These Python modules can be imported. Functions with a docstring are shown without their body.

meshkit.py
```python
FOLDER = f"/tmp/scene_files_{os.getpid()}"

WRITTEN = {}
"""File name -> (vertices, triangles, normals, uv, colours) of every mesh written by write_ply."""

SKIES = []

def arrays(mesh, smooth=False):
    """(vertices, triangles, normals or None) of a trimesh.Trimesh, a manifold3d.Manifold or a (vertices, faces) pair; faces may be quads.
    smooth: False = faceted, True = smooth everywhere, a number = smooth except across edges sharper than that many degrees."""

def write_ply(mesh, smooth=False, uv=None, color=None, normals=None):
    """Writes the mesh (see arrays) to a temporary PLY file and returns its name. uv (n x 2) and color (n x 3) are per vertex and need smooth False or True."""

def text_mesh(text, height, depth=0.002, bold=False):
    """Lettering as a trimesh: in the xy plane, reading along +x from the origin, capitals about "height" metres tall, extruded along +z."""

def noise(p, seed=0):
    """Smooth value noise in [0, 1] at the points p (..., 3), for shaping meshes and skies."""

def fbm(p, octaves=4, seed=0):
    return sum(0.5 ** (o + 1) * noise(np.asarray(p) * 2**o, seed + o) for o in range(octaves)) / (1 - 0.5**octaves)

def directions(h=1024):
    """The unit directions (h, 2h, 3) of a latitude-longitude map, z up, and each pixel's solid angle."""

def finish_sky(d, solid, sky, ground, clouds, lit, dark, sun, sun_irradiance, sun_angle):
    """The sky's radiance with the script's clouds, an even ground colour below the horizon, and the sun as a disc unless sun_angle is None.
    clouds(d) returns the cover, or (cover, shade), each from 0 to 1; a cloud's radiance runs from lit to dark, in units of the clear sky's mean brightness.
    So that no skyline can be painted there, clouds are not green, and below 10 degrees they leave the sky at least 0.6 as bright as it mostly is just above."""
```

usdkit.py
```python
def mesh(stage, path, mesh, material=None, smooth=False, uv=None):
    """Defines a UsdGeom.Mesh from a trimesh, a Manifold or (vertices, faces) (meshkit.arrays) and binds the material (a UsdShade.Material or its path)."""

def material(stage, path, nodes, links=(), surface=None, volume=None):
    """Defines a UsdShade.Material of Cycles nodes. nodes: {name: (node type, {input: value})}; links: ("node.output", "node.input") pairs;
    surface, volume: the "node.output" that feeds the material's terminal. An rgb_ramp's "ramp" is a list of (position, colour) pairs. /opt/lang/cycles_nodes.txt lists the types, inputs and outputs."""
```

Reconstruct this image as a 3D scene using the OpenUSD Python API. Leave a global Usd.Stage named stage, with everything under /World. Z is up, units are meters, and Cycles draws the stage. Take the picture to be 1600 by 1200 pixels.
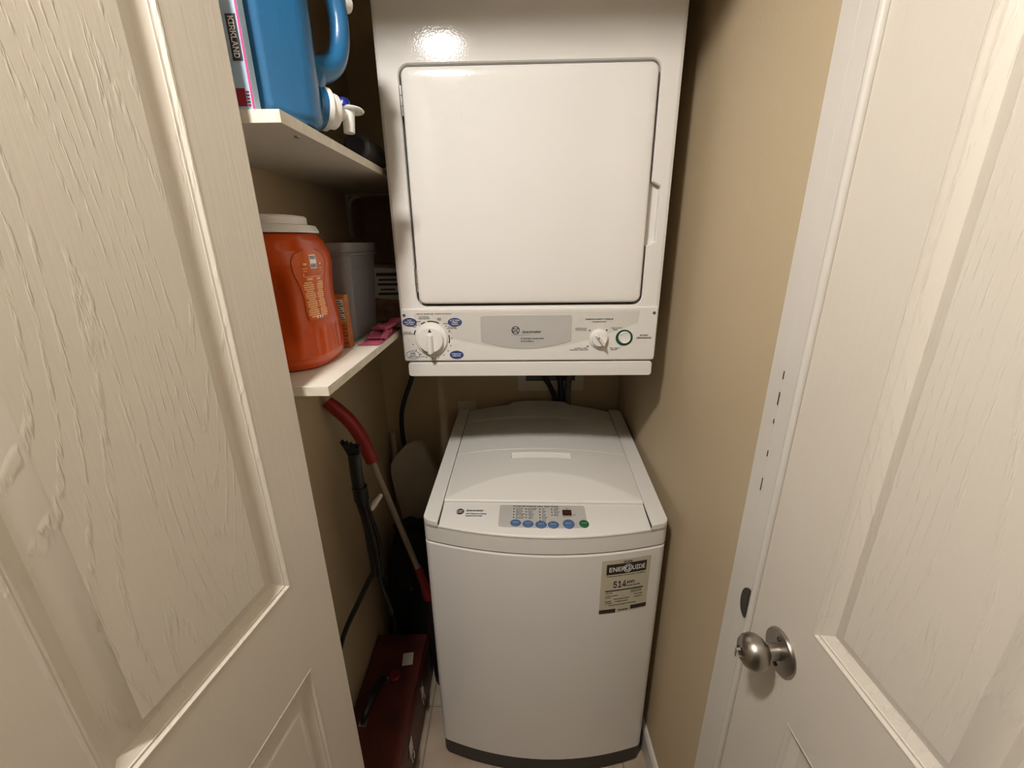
import math, numpy as np, trimesh, usdkit, meshkit
import manifold3d as m3
from shapely.geometry import Polygon, box as sbox
from shapely import affinity
from pxr import Usd, UsdGeom, UsdLux, Gf, Sdf

stage = Usd.Stage.CreateInMemory()
UsdGeom.SetStageUpAxis(stage, 'Z'); UsdGeom.SetStageMetersPerUnit(stage, 1.0)
UsdGeom.Xform.Define(stage, '/World'); UsdGeom.Scope.Define(stage, '/World/Looks')
EYE = 1.508
# ---------------------------------------------------------------- camera, light, exposure
cam = UsdGeom.Camera.Define(stage, '/World/camera')
FPX = 656.3
cam.CreateHorizontalApertureAttr(36.0); cam.CreateFocalLengthAttr(36.0 * FPX / 1600)
cam.CreateClippingRangeAttr((0.02, 100)); cam.CreateExposureAttr(0.0)
_d = np.array([-2, -222, 656.]); _n = np.array([25, 1940, 656.])
_d /= np.linalg.norm(_d); _n = _n - _d * (_n @ _d); _n /= np.linalg.norm(_n)
_x = np.cross(_n, _d); R = np.array([_x, _d, -_n])            # world = R @ (right, down, forward)
right, up, back = R @ [1, 0, 0], R @ [0, -1, 0], R @ [0, 0, -1]
M = Gf.Matrix4d(*right, 0, *up, 0, *back, 0, 0, 0, EYE, 1)
cam.AddTransformOp().Set(M)
LAMP = np.array([-0.305, 0.045, 2.274]); LAMP_R = 0.062
LAMP_COLOR = (1.0, 0.955, 0.90); LAMP_STRENGTH = 392.0
dome = UsdLux.DomeLight.Define(stage, '/World/sky_light')
dome.CreateIntensityAttr(0.0)

# ---------------------------------------------------------------- helpers
taken = {}
def numbered(parent, name):
    k = taken.get((parent, name), 0); taken[(parent, name)] = k + 1
    return name if k == 0 else f'{name}_{k:03d}'
def path(o): return str(o.GetPath()) if o else '/World'
def tag(o, label=None, cat=None, group=None, kind=None):
    for k, v in (('label', label), ('category', cat), ('group', group), ('kind', kind)):
        if v: o.SetCustomDataByKey(k, v)
    return o
def thing(name, label, cat, loc=(0, 0, 0), rz=0.0, group=None, kind=None):
    x = UsdGeom.Xform.Define(stage, '/World/' + numbered('/World', name))
    x.AddTranslateOp().Set(Gf.Vec3d(*map(float, loc)))
    if rz: x.AddRotateZOp().Set(float(rz))
    return tag(x.GetPrim(), label, cat, group, kind)
def obj(name, mesh, mat, parent=None, smooth=30, label=None, kind=None):
    p = path(parent) + '/' + numbered(path(parent), name)
    o = usdkit.mesh(stage, p, mesh, mat, smooth=smooth).GetPrim()
    return tag(o, label, kind=kind)
def T(v, f): return trimesh.Trimesh(np.asarray(v, float), np.asarray(f, int), process=False)
def M2T(m):
    q = m.to_mesh(); return T(q.vert_properties[:, :3], q.tri_verts)
def cat(*ms): return trimesh.util.concatenate([M2T(m) if hasattr(m, 'to_mesh') else m for m in ms])
def hull(pts): return M2T(m3.Manifold.hull_points(np.asarray(pts, float)))
def box(x0, x1, y0, y1, z0, z1):
    b = trimesh.creation.box([x1 - x0, y1 - y0, z1 - z0]); b.apply_translation([(x0 + x1) / 2, (y0 + y1) / 2, (z0 + z1) / 2]); return b
_sp = trimesh.creation.uv_sphere(1.0, count=[8, 12]).vertices
def rbox(x0, x1, y0, y1, z0, z1, r):
    return hull(np.vstack([_sp * r + [x, y, z] for x in (x0 + r, x1 - r) for y in (y0 + r, y1 - r) for z in (z0 + r, z1 - r)]))
def cbox(x0, x1, y0, y1, z0, z1, c):
    p = []
    for x, sx in ((x0, 1), (x1, -1)):
        for y, sy in ((y0, 1), (y1, -1)):
            for z, sz in ((z0, 1), (z1, -1)):
                p += [(x, y + sy * c, z + sz * c), (x + sx * c, y, z + sz * c), (x + sx * c, y + sy * c, z)]
    return hull(p)
def rrect(x0, x1, z0, z1, r, n=8): return sbox(x0 + r, z0 + r, x1 - r, z1 - r).buffer(r, quad_segs=n)
def slab(poly, steps):
    """hull of a convex outline in xz at several (y, inset) steps: plates with rounded edges"""
    p = []
    for y, inset in steps:
        c = np.array(poly.buffer(-inset).exterior.coords) if inset else np.array(poly.exterior.coords)
        p.append(np.c_[c[:, 0], np.full(len(c), y), c[:, 1]])
    return hull(np.vstack(p))
def extr(poly, depth, y0=0.0):
    """polygon in xz, thickness along +y from y0"""
    ms = [trimesh.creation.extrude_polygon(g, depth, engine='earcut') for g in getattr(poly, 'geoms', [poly])]
    m = trimesh.util.concatenate(ms); v = m.vertices
    return T(np.c_[v[:, 0], y0 + depth - v[:, 2], v[:, 1]], m.faces)
def ell(cx, cz, a, b, n=28):
    t = np.arange(n) * 2 * np.pi / n; return Polygon(np.c_[cx + a * np.cos(t), cz + b * np.sin(t)])
def spline(pts, n=8):
    p = np.asarray(pts, float); q = np.vstack([2 * p[0] - p[1], p, 2 * p[-1] - p[-2]]); out = []
    for i in range(1, len(q) - 2):
        for t in np.arange(n) / n:
            a, b, c, d = q[i - 1], q[i], q[i + 1], q[i + 2]
            out.append(.5 * (2 * b + (c - a) * t + (2 * a - 5 * b + 4 * c - d) * t * t + (3 * b - a - 3 * c + d) * t ** 3))
    return np.array(out + [p[-1]])
def tube(pts, r, sides=12, n=8, flat=1.0):
    p = spline(pts, n) if n else np.asarray(pts, float)
    rr = np.interp(np.linspace(0, 1, len(p)), np.linspace(0, 1, np.size(r)), np.atleast_1d(r))
    t = np.gradient(p, axis=0); t /= np.linalg.norm(t, axis=1, keepdims=True)
    a = np.cross(t[0], [0, 0, 1] if abs(t[0][2]) < .9 else [0, 1, 0]); ang = np.arange(sides) * 2 * np.pi / sides; rings = []
    for i in range(len(p)):
        a = a - t[i] * (a @ t[i]); a /= np.linalg.norm(a); b = np.cross(t[i], a)
        rings.append(p[i] + rr[i] * (np.cos(ang)[:, None] * a + flat * np.sin(ang)[:, None] * b))
    return loft(rings)
def loft(rings, caps=True, closed=True):
    rings = [np.asarray(r, float) for r in rings]; n = len(rings[0]); v = np.vstack(rings); f = []
    for i in range(len(rings) - 1):
        for j in range(n if closed else n - 1):
            a, b = i * n + j, i * n + (j + 1) % n; c, d = a + n, b + n
            f += [(a, b, d), (a, d, c)]
    if caps:
        k = len(v); v = np.vstack([v, rings[0].mean(0), rings[-1].mean(0)])
        for j in range(n):
            f.append((k, (j + 1) % n, j)); e = (len(rings) - 1) * n
            f.append((k + 1, e + j, e + (j + 1) % n))
    m = T(v, f)
    if caps and m.volume < 0: m.invert()
    return m
def lathe(prof, n=32, axis='z'):
    t = np.arange(n) * 2 * np.pi / n
    rings = [np.c_[r * np.cos(t), r * np.sin(t), np.full(n, z)] for r, z in prof]
    m = loft(rings)
    if axis == 'x': m = T(m.vertices[:, [2, 0, 1]], m.faces)
    if axis == 'y': m = T(m.vertices[:, [1, 2, 0]], m.faces)
    return m
def mv(m, x=0, y=0, z=0): return T(m.vertices + [x, y, z], m.faces)
def rot(m, deg, ax, about=(0, 0, 0)):
    m = m.copy(); m.apply_transform(trimesh.transformations.rotation_matrix(math.radians(deg), ax, about)); return m
def text(s, h, bold=False, italic=0.0, width=None, center=True):
    m = meshkit.text_mesh(s, h, 0.0003, bold); v = np.array(m.vertices)
    v[:, 0] += italic * v[:, 1]
    if width: v[:, 0] *= width / np.ptp(v[:, 0])
    if center: v[:, 0] -= (v[:, 0].max() + v[:, 0].min()) / 2
    return T(v, m.faces)
def put(m, o, xd, yd, nd):
    v = m.vertices; return T(np.asarray(o) + v[:, :1] * np.asarray(xd) + v[:, 1:2] * np.asarray(yd) + v[:, 2:3] * np.asarray(nd), m.faces)
def wrap(m, fn):
    """maps flat lettering (x, y, height) through fn(x, y, h) -> points"""
    v = m.vertices; return T(fn(v[:, 0], v[:, 1], v[:, 2]), m.faces)
def grid(us, vs, fn, flip=False):
    U, V = np.meshgrid(us, vs, indexing='ij'); p = np.asarray(fn(U.ravel(), V.ravel()))
    a, b = len(us), len(vs); i, j = np.meshgrid(np.arange(a - 1), np.arange(b - 1), indexing='ij'); k = (i * b + j).ravel()
    f = np.vstack([np.c_[k, k + b, k + b + 1], np.c_[k, k + b + 1, k + 1]])
    return T(p, f[:, ::-1] if flip else f)
def hfield(us, vs, fn, depth):
    """closed block under a height field fn(u, v) -> (x, y, z)"""
    top = grid(us, vs, fn); n = len(top.vertices); b = len(vs); a = len(us)
    low = top.vertices.copy(); low[:, 2] = top.vertices[:, 2].min() - depth if depth > 0 else -depth
    f = [top.faces, top.faces[:, ::-1] + n]
    ring = [i * b for i in range(a)] + [(a - 1) * b + j for j in range(1, b)] + [i * b + b - 1 for i in range(a - 2, -1, -1)] + [j for j in range(b - 2, 0, -1)]
    r = np.array(ring); q = np.roll(r, -1)
    f += [np.c_[r, r + n, q + n], np.c_[r, q + n, q]]
    m = T(np.vstack([top.vertices, low]), np.vstack(f))
    if m.volume < 0: m.invert()
    return m

# ---------------------------------------------------------------- materials
def mat(name, color, rough=0.5, bump=None, var=None, **kw):
    """bump: (noise scale or xyz scale, distance, detail); var: (scale, other colour, amount)"""
    nodes = {'p': ('principled_bsdf', dict(base_color=color, roughness=rough, **kw))}; links = []
    if bump or var: nodes['tc'] = ('texture_coordinate', {})
    if bump:
        sc = bump[0] if np.ndim(bump[0]) else (bump[0],) * 3
        nodes['mp'] = ('mapping', dict(scale=sc)); nodes['nz'] = ('noise_texture', dict(scale=1.0, detail=float(bump[2] if len(bump) > 2 else 2)))
        nodes['bp'] = ('bump', dict(strength=1.0, distance=bump[1]))
        links += [('tc.object', 'mp.vector'), ('mp.vector', 'nz.vector'), ('nz.fac', 'bp.height'), ('bp.normal', 'p.normal')]
    if var:
        sc = var[0] if np.ndim(var[0]) else (var[0],) * 3
        nodes['mv'] = ('mapping', dict(scale=sc)); nodes['nv'] = ('noise_texture', dict(scale=1.0, detail=4.0))
        lo = .5 - .25 / max(var[2], .05) * .2
        nodes['rp'] = ('rgb_ramp', dict(ramp=[(0.38, color), (0.66, tuple(np.array(color) * (1 - var[2]) + np.array(var[1]) * var[2]))]))
        links += [('tc.object', 'mv.vector'), ('mv.vector', 'nv.vector'), ('nv.fac', 'rp.fac'), ('rp.color', 'p.base_color')]
    return usdkit.material(stage, '/World/Looks/' + name, nodes, links, surface='p.BSDF')
white = mat('appliance_enamel', (.80, .775, .735), .085, bump=(280, .0001, 1))
whitep = mat('appliance_plastic', (.79, .765, .72), .36, bump=(900, .00005, 1))
knobw = mat('knob_plastic', (.82, .80, .76), .3)
wall_m = mat('beige_wall_paint', (.515, .41, .265), .62, bump=(160, .0004, 3), var=(3, (.49, .385, .245), .5))
ceil_m = mat('ceiling_paint', (.58, .56, .52), .8, bump=(120, .001, 3))
trim_m = mat('trim_paint', (.66, .62, .56), .38, bump=((40, 40, 8), .0006, 3))
shelf_m = mat('shelf_melamine', (.72, .68, .60), .42, var=(30, (.66, .61, .52), .5))
shelfe_m = mat('shelf_edge_band', (.74, .70, .60), .45, bump=(150, .0006), var=(60, (.62, .55, .42), .6))
steel = mat('brushed_nickel', (.40, .37, .33), .33, metallic=1.0, bump=((60, 900, 900), .00006, 2))
darkmetal = mat('dark_bronze', (.09, .08, .065), .4, metallic=.8)
chrome = mat('hinge_steel', (.72, .70, .66), .2, metallic=1.0)
gap_m = mat('dark_gap', (.10, .095, .085), .6)
black = mat('black_plastic', (.008, .008, .009), .38)
blackf = mat('black_fabric', (.006, .006, .007), .85, bump=(300, .0008))
toe_m = mat('toe_base_plastic', (.030, .027, .022), .5)
ink = mat('print_ink', (.045, .042, .045), .6)
inkb = mat('print_blue', (.045, .075, .22), .5)
inkw = mat('print_white', (.80, .79, .76), .5)
greyp = mat('panel_grey_print', (.50, .485, .455), .35)
bandp = mat('panel_band_print', (.665, .64, .585), .36)
btnb = mat('button_blue', (.075, .155, .31), .35)
btng = mat('button_green', (.015, .13, .05), .35)
greenr = mat('start_ring_green', (.006, .075, .045), .35)
disp = mat('display_window', (.03, .014, .010), .15)
seg_m = mat('display_segments', (.12, .03, .02), .4)
orange = mat('orange_plastic', (.54, .068, .005), .2, subsurface_weight=.15, subsurface_scale=.02)
orangel = mat('orange_label', (.58, .095, .010), .3)
tan = mat('label_print_tan', (.86, .45, .20), .5)
blue = mat('blue_plastic', (.020, .125, .28), .28, bump=(60, .0006, 2))
bluebtn = mat('tap_button_blue', (.01, .02, .20), .25)
capw = mat('cap_white', (.78, .77, .74), .35)
tublid = mat('tub_lid_white', (.72, .70, .68), .4)
carton_b = mat('carton_pale_blue', (.42, .56, .68), .55, var=(40, (.34, .48, .62), .6))
pink_m = mat('carton_pink', (.62, .05, .20), .5)
maroon = mat('carton_maroon', (.30, .015, .04), .5)
yel = mat('carton_orange', (.42, .17, .03), .55, var=(60, (.34, .07, .02), .7))
cloth_m = mat('pink_cloth', (.36, .065, .115), .9, bump=(500, .0006, 2))
kraft = mat('pack_brown', (.16, .08, .05), .6, var=(45, (.30, .18, .12), .7))
packw = mat('pack_white', (.55, .52, .49), .5)
darkb = mat('dark_bottle', (.035, .035, .042), .3)
redg = mat('red_grip', (.25, .010, .010), .45)
woodshaft = mat('grey_shaft', (.30, .25, .21), .5)
board_m = mat('board_cover', (.46, .41, .34), .85, bump=(200, .0008))
redbox = mat('red_toolbox_paint', (.105, .018, .013), .45, bump=(25, .001, 3), var=((16, 16, 16), (.055, .014, .010), .9))
tile_ms = [mat(f'floor_tile_glaze_{k}', c, .4, bump=(12, .002, 4), var=(9, d, .9)) for k, (c, d) in enumerate([((.52, .42, .31), (.40, .30, .21)), ((.49, .40, .30), (.42, .30, .23)), ((.54, .44, .32), (.38, .30, .21))])]
grout_m = mat('grout', (.30, .25, .20), .9)
cordm = mat('cord_blue_black', (.012, .015, .03), .5)
hoseg = mat('grey_hose', (.17, .16, .15), .5)
outm = mat('outlet_plastic', (.62, .57, .48), .45)
stick_m = mat('sticker_paper', (.60, .58, .52), .6)
ener = mat('energy_label_paper', (.55, .50, .37), .55)
enerd = mat('energy_label_dark', (.028, .022, .016), .5)
wood_m = mat('pale_dowel', (.50, .42, .32), .6)
# frosted see-through plastic
bin_m = usdkit.material(stage, '/World/Looks/frosted_bin', {'t': ('transparent_bsdf', dict(color=(.86, .85, .88))), 'p': ('principled_bsdf', dict(base_color=(.32, .31, .31), roughness=.3)), 'm': ('mix_closure', dict(fac=.40))},
                        [('t.BSDF', 'm.closure1'), ('p.BSDF', 'm.closure2')], surface='m.closure')
lamp_m = usdkit.material(stage, '/World/Looks/lamp_glow', {'e': ('emission', dict(color=LAMP_COLOR, strength=LAMP_STRENGTH))}, [], surface='e.emission')
# moulded door skin: embossed oak grain under satin paint
def door_skin(name, figure, color=(.68, .625, .54)):
    nodes = {'tc': ('texture_coordinate', {}),
             'm1': ('mapping', dict(scale=(170., 170., 5.))), 'n1': ('noise_texture', dict(scale=1., detail=3., roughness=.6)),
             'm2': ('mapping', dict(scale=(5.2, 5.2, .95), location=(figure, 0, figure * .7))), 'n2': ('noise_texture', dict(scale=1., detail=1.2, distortion=.35)),
             'k': ('math', dict(math_type='multiply', value2=190.)), 's': ('math', dict(math_type='sine')),
             'r': ('map_range', dict(range_type='smoothstep', from_min=.45, from_max=1., to_min=0., to_max=1.)),
             'm3': ('mapping', dict(scale=(260., 260., 40.))), 'n3': ('noise_texture', dict(scale=1., detail=2.)),
             'r3': ('map_range', dict(range_type='smoothstep', from_min=.42, from_max=.62, to_min=0., to_max=1.)), 'br': ('math', dict(math_type='multiply')), 'a': ('math', dict(math_type='multiply_add', value2=.55)),
             'b': ('bump', dict(strength=1., distance=.00036)), 'p': ('principled_bsdf', dict(base_color=color, roughness=.42))}
    links = [('tc.object', 'm1.vector'), ('m1.vector', 'n1.vector'), ('tc.object', 'm2.vector'), ('m2.vector', 'n2.vector'), ('n2.fac', 'k.value1'), ('k.value', 's.value1'), ('s.value', 'r.value'),
             ('tc.object', 'm3.vector'), ('m3.vector', 'n3.vector'), ('r.result', 'br.value1'), ('n3.fac', 'r3.value'), ('r3.result', 'br.value2'),
             ('n1.fac', 'a.value1'), ('br.value', 'a.value3'), ('a.value', 'b.height'), ('b.normal', 'p.normal')]
    return usdkit.material(stage, '/World/Looks/' + name, nodes, links, surface='p.BSDF')
skin_panel = door_skin('door_skin_figured', 2.3)
skin_frame = mat('door_skin_straight', (.68, .625, .54), .42, bump=((170, 170, 5), .0003, 3))

# ---------------------------------------------------------------- the setting
XL, XR, YB, HC = -0.487, 0.40, 1.497, 2.30
XH, YR = -3.20, -4.60            # hall wall left, wall behind the camera
YF0, YF1 = 0.478, 0.578          # partition with the closet opening
fl = thing('floor', 'beige stone-look ceramic tile floor', 'floor', kind='structure')
obj('grout', box(XL, XR, .40, YB, -.05, -.0035), grout_m, fl, smooth=False)
obj('hall_carpet', box(XH, XR, YR, .40, -.05, .004), mat('hall_carpet_pile', (.16, .12, .09), .95, bump=(300, .002, 3)), fl, smooth=False, label='brown carpet of the hall')
ts, gx, gy = 0.305, -0.289, 1.013
k = 0
for i in range(-5, 3):
    for j in range(-12, 3):
        x0, x1, y0, y1 = gx + i * ts, gx + (i + 1) * ts, gy + j * ts, gy + (j + 1) * ts
        x0, x1, y0, y1 = max(x0 + .002, XL), min(x1 - .002, XR), max(y0 + .002, .40), min(y1 - .002, YB)
        if x1 - x0 < .01 or y1 - y0 < .01: continue
        obj('tile', cbox(x0, x1, y0, y1, -.0032, 0, .0012), tile_ms[(i * 7 + j * 5) % 3], fl, smooth=False)
def setting(name, mesh, m, label, c, smooth=False):
    o = obj(name, mesh, m, None, smooth); return tag(o, label, c, kind='structure')
setting('ceiling', box(XH, XR, YR, YB, HC, HC + .08), ceil_m, 'white painted ceiling above the hall and closet', 'ceiling')
setting('wall_back', box(XL - .1, XR + .1, YB, YB + .1, 0, HC), wall_m, 'beige painted wall behind the stacked machines', 'wall')
DX0, DX1 = 0.547, -0.217         # doorway of door_2 along y
wr = trimesh.util.concatenate([box(XR, XR + .1, DX0 + .0, YB, 0, HC), box(XR, XR + .1, DX1, DX0, 2.04, HC), box(XR, XR + .1, YR, DX1, 0, HC)])
setting('wall_right', wr, wall_m, 'beige painted side wall right of the washer and dryer', 'wall')
setting('wall_left', box(XL - .1, XL, YF1, YB, 0, HC), wall_m, 'beige painted closet wall behind the shelves', 'wall')
hdr = trimesh.util.concatenate([box(XH, -.370, YF0 + .012, YF1, 0, HC), box(-.370, XR, YF0 + .012, YF1, 2.089, HC)])
setting('wall_front', hdr, wall_m, 'beige partition wall around the closet opening', 'wall')
setting('wall_hall', box(XH - .1, XH, YR, YF1, 0, HC), wall_m, 'beige hall wall behind the opened door', 'wall')
setting('wall_behind', box(XH, XR, YR - .1, YR, 0, HC), wall_m, 'beige wall at the other end of the hall', 'wall')
bb = [(XR, 0), (XR - .011, 0), (XR - .011, .078), (XR - .007, .088), (XR - .003, .091), (XR, .091)]
def prism_y(sec, y0, y1):
    r = [np.array([(x, y, z) for x, z in sec]) for y in (y0, y1)]; return loft(r)
setting('baseboard_right', prism_y(bb, YF0 + .14, YB), trim_m, 'low white baseboard along the right wall beside the washer', 'baseboard')
setting('baseboard_left', prism_y([(XL + (XR - x), z) for x, z in bb], YF1 + .001, YB), trim_m, 'low white baseboard along the closet wall under the shelves', 'baseboard')
# right jamb of the closet opening and the casing of the side door: boards on the right wall
jr = cbox(XR - .006, XR, .578, .613, 0, 2.30, .0015)
t1 = thing('trim_1', 'white painted closet door jamb on the right wall', 'door jamb', kind='structure')
obj('jamb_board', jr, trim_m, t1)
obj('jamb_board', cbox(XR - .0085, XR, .546, .5775, 0, 2.063, .002), trim_m, t1)
obj('jamb_bead', tube([(XR - .0042, .5448, 0), (XR - .0042, .5448, 2.04)], .0056, 14, 0), trim_m, t1)
for zz, yy, ln in [(1.315, .579, .012), (1.275, .5795, .02), (1.19, .579, .01), (1.13, .5785, .022), (1.245, .580, .007)]:
    obj('paint_crack', box(XR - .0094, XR - .0084, yy - .0024, yy - .0016, zz, zz + ln), darkmetal, t1, smooth=False)
lip = [(0, -.029), (-.004, -.029)] + [(-.004 - .014 * math.cos(a), .028 * math.sin(a)) for a in np.linspace(-1.3, 1.3, 13)] + [(-.004, .029), (0, .029)]
sp = Polygon([(-x, z) for x, z in lip])
o = obj('strike_lip', T(np.c_[XR - .0125 + .0025 - extr(sp, .0025).vertices[:, 1], .5475 + extr(sp, .0025).vertices[:, 0], .928 + extr(sp, .0025).vertices[:, 2]], extr(sp, .0025).faces[:, ::-1]), darkmetal, t1, label='dark bronze strike plate lip')
t2 = thing('trim_2', 'white head jamb across the top of the closet opening', 'door jamb', kind='structure')
obj('jamb_board', cbox(-.370, XR, YF0 + .012, YF1, 2.071, 2.089, .0015), trim_m, t2)
t3 = thing('trim_3', 'white painted jamb on the hinge side of the opened door', 'door jamb', kind='structure')
obj('jamb_board', cbox(-.370, -.352, YF0 + .012, YF1, 0, 2.071, .0015), trim_m, t3)

PROFILE = [(0, 0), (.0018, .0006), (.0035, .0004), (.0062, -.0026), (.0075, -.0031), (.0088, -.0031), (.0095, -.0042), (.0195, -.0100), (.0215, -.0108), (.0240, -.0102), (.0360, -.0042), (.0405, -.0012), (.0430, 0)]
def door(root, w, h, panels, flip, thick=.035):
    """moulded door: leaf with openings, one mesh for each moulded panel; face at y = 0 looking to -y (or +y when flipped)"""
    def out(m):
        if flip: m = T(m.vertices * [1, -1, 1], m.faces[:, ::-1])
        return m
    outer = sbox(0, .012, w, h); poly = outer
    for a, b, c, d in panels: poly = poly.difference(sbox(a, c, b, d))
    v2, f2 = trimesh.creation.triangulate_polygon(poly, engine='earcut')
    n = len(v2); e = .003
    fv = np.c_[v2[:, 0], np.zeros(n), v2[:, 1]]
    on = (v2[:, 0] < 1e-6) | (v2[:, 0] > w - 1e-6) | (v2[:, 1] < .0121) | (v2[:, 1] > h - 1e-6)
    fv[:, 0] = np.where(v2[:, 0] < 1e-6, e, np.where(v2[:, 0] > w - 1e-6, w - e, fv[:, 0]))
    face = T(fv, f2)
    if (np.cross(fv[f2[0, 1]] - fv[f2[0, 0]], fv[f2[0, 2]] - fv[f2[0, 0]]))[1] > 0: face.invert()
    rim = lambda y, i: np.array([(i, y, .012), (w - i, y, .012), (w - i, y, h), (i, y, h)])
    sides = loft([rim(0, e), rim(.0009, e * .3), rim(.003, 0), rim(thick, 0)], caps=False)
    if (np.cross(sides.triangles[0][1] - sides.triangles[0][0], sides.triangles[0][2] - sides.triangles[0][0]))[2] > 0: sides.invert()
    bk = T([(0, thick, .012), (w, thick, .012), (w, thick, h), (0, thick, h)], [(0, 2, 1), (0, 3, 2)])
    obj('door_leaf', out(trimesh.util.concatenate([face, sides, bk])), skin_frame, root, smooth=40)
    for a, b, c, d in panels:
        loops = [np.array([(a + i, -p, c + i), (b - i, -p, c + i), (b - i, -p, d - i), (a + i, -p, d - i)]) for i, p in PROFILE]
        # subdivide edges so that mitres stay crisp with flat side normals
        m = loft(loops, caps=False); q = loops[-1]
        m = trimesh.util.concatenate([m, T(q, [(0, 1, 2), (0, 2, 3)])])
        nrm = np.cross(m.triangles[-1][1] - m.triangles[-1][0], m.triangles[-1][2] - m.triangles[-1][0])
        if nrm[1] > 0: m.invert()
        obj('panel', out(m), skin_panel, root, smooth=24)
ph = math.degrees(math.atan2(-math.cos(math.radians(8.5)), -math.sin(math.radians(8.5))))
d1 = thing('door_1', 'white moulded panel door opened flat against the left side', 'door', (-.311, .5635, 0), ph, kind='structure')
door(d1, .80, 2.03, [(.0825, .334, 1.041, 1.90), (.4655, .717, 1.041, 1.90), (.0800, .334, .235, .877), (.4655, .7195, .235, .877)], True)
d2 = thing('door_2', 'closed white moulded panel door in the right wall with a nickel knob', 'door', (XR - .0015, .5425, 0), -90, kind='structure')
door(d2, .755, 2.03, [(.1165, .332, 1.003, 1.90), (.428, .643, 1.003, 1.90), (.1165, .332, .235, .833), (.428, .643, .235, .833)], False)
# knob: axis -y in door coordinates (out of the face)
kx, kz = .0755, .921
kb = obj('rosette', mv(lathe([(0, 0), (.0335, 0), (.0335, .002), (.032, .0048), (.028, .0062), (.012, .0075), (0, .0075)], 48, 'y'), kx, 0, kz).apply_transform(np.diag([1, -1, 1, 1])), steel, d2, label='round brushed nickel rose')
obj('rose_screw', mv(lathe([(0, .006), (.0034, .006), (.003, .0085), (0, .0088)], 12, 'y').apply_transform(np.diag([1, -1, 1, 1])), kx + .002, 0, kz - .022), darkmetal, kb)
obj('rose_screw', mv(lathe([(0, .006), (.0034, .006), (.003, .0085), (0, .0088)], 12, 'y').apply_transform(np.diag([1, -1, 1, 1])), kx - .002, 0, kz + .022), darkmetal, kb)
kn = [(0, .005), (.0125, .005), (.0115, .014), (.0115, .022), (.0135, .025), (.0205, .029), (.0252, .036), (.0262, .043), (.0245, .050), (.0200, .0565), (.0135, .0605), (.0095, .0615), (.0095, .0600), (0, .0600)]
kk = obj('knob', mv(lathe(kn, 48, 'y').apply_transform(np.diag([1, -1, 1, 1])), kx, 0, kz), steel, d2, label='brushed nickel door knob')
obj('turn_button', mv(cbox(-.0022, .0022, -.070, -.0595, -.0075, .0075, .001), kx, 0, kz), chrome, kk)

# ---------------------------------------------------------------- ceiling lamp (out of frame, the room's light)
lp = thing('ceiling_lamp', 'small ceiling light with a glowing dome lens in the hall', 'lamp', (LAMP[0], LAMP[1], HC))
dzl = LAMP[2] - HC
obj('lamp_base', lathe([(0, 0), (LAMP_R + .02, 0), (LAMP_R + .02, dzl - .004), (LAMP_R + .004, dzl - .010), (LAMP_R + .002, dzl + .004), (0, dzl + .004)], 40), capw, lp)
obj('lens', lathe([(0, dzl + .002), (LAMP_R, dzl + .002), (LAMP_R * .99, dzl - .020), (LAMP_R * .90, dzl - .036), (LAMP_R * .68, dzl - .050), (LAMP_R * .36, dzl - .058), (0, dzl - .060)], 40), lamp_m, lp, smooth=True)

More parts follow.
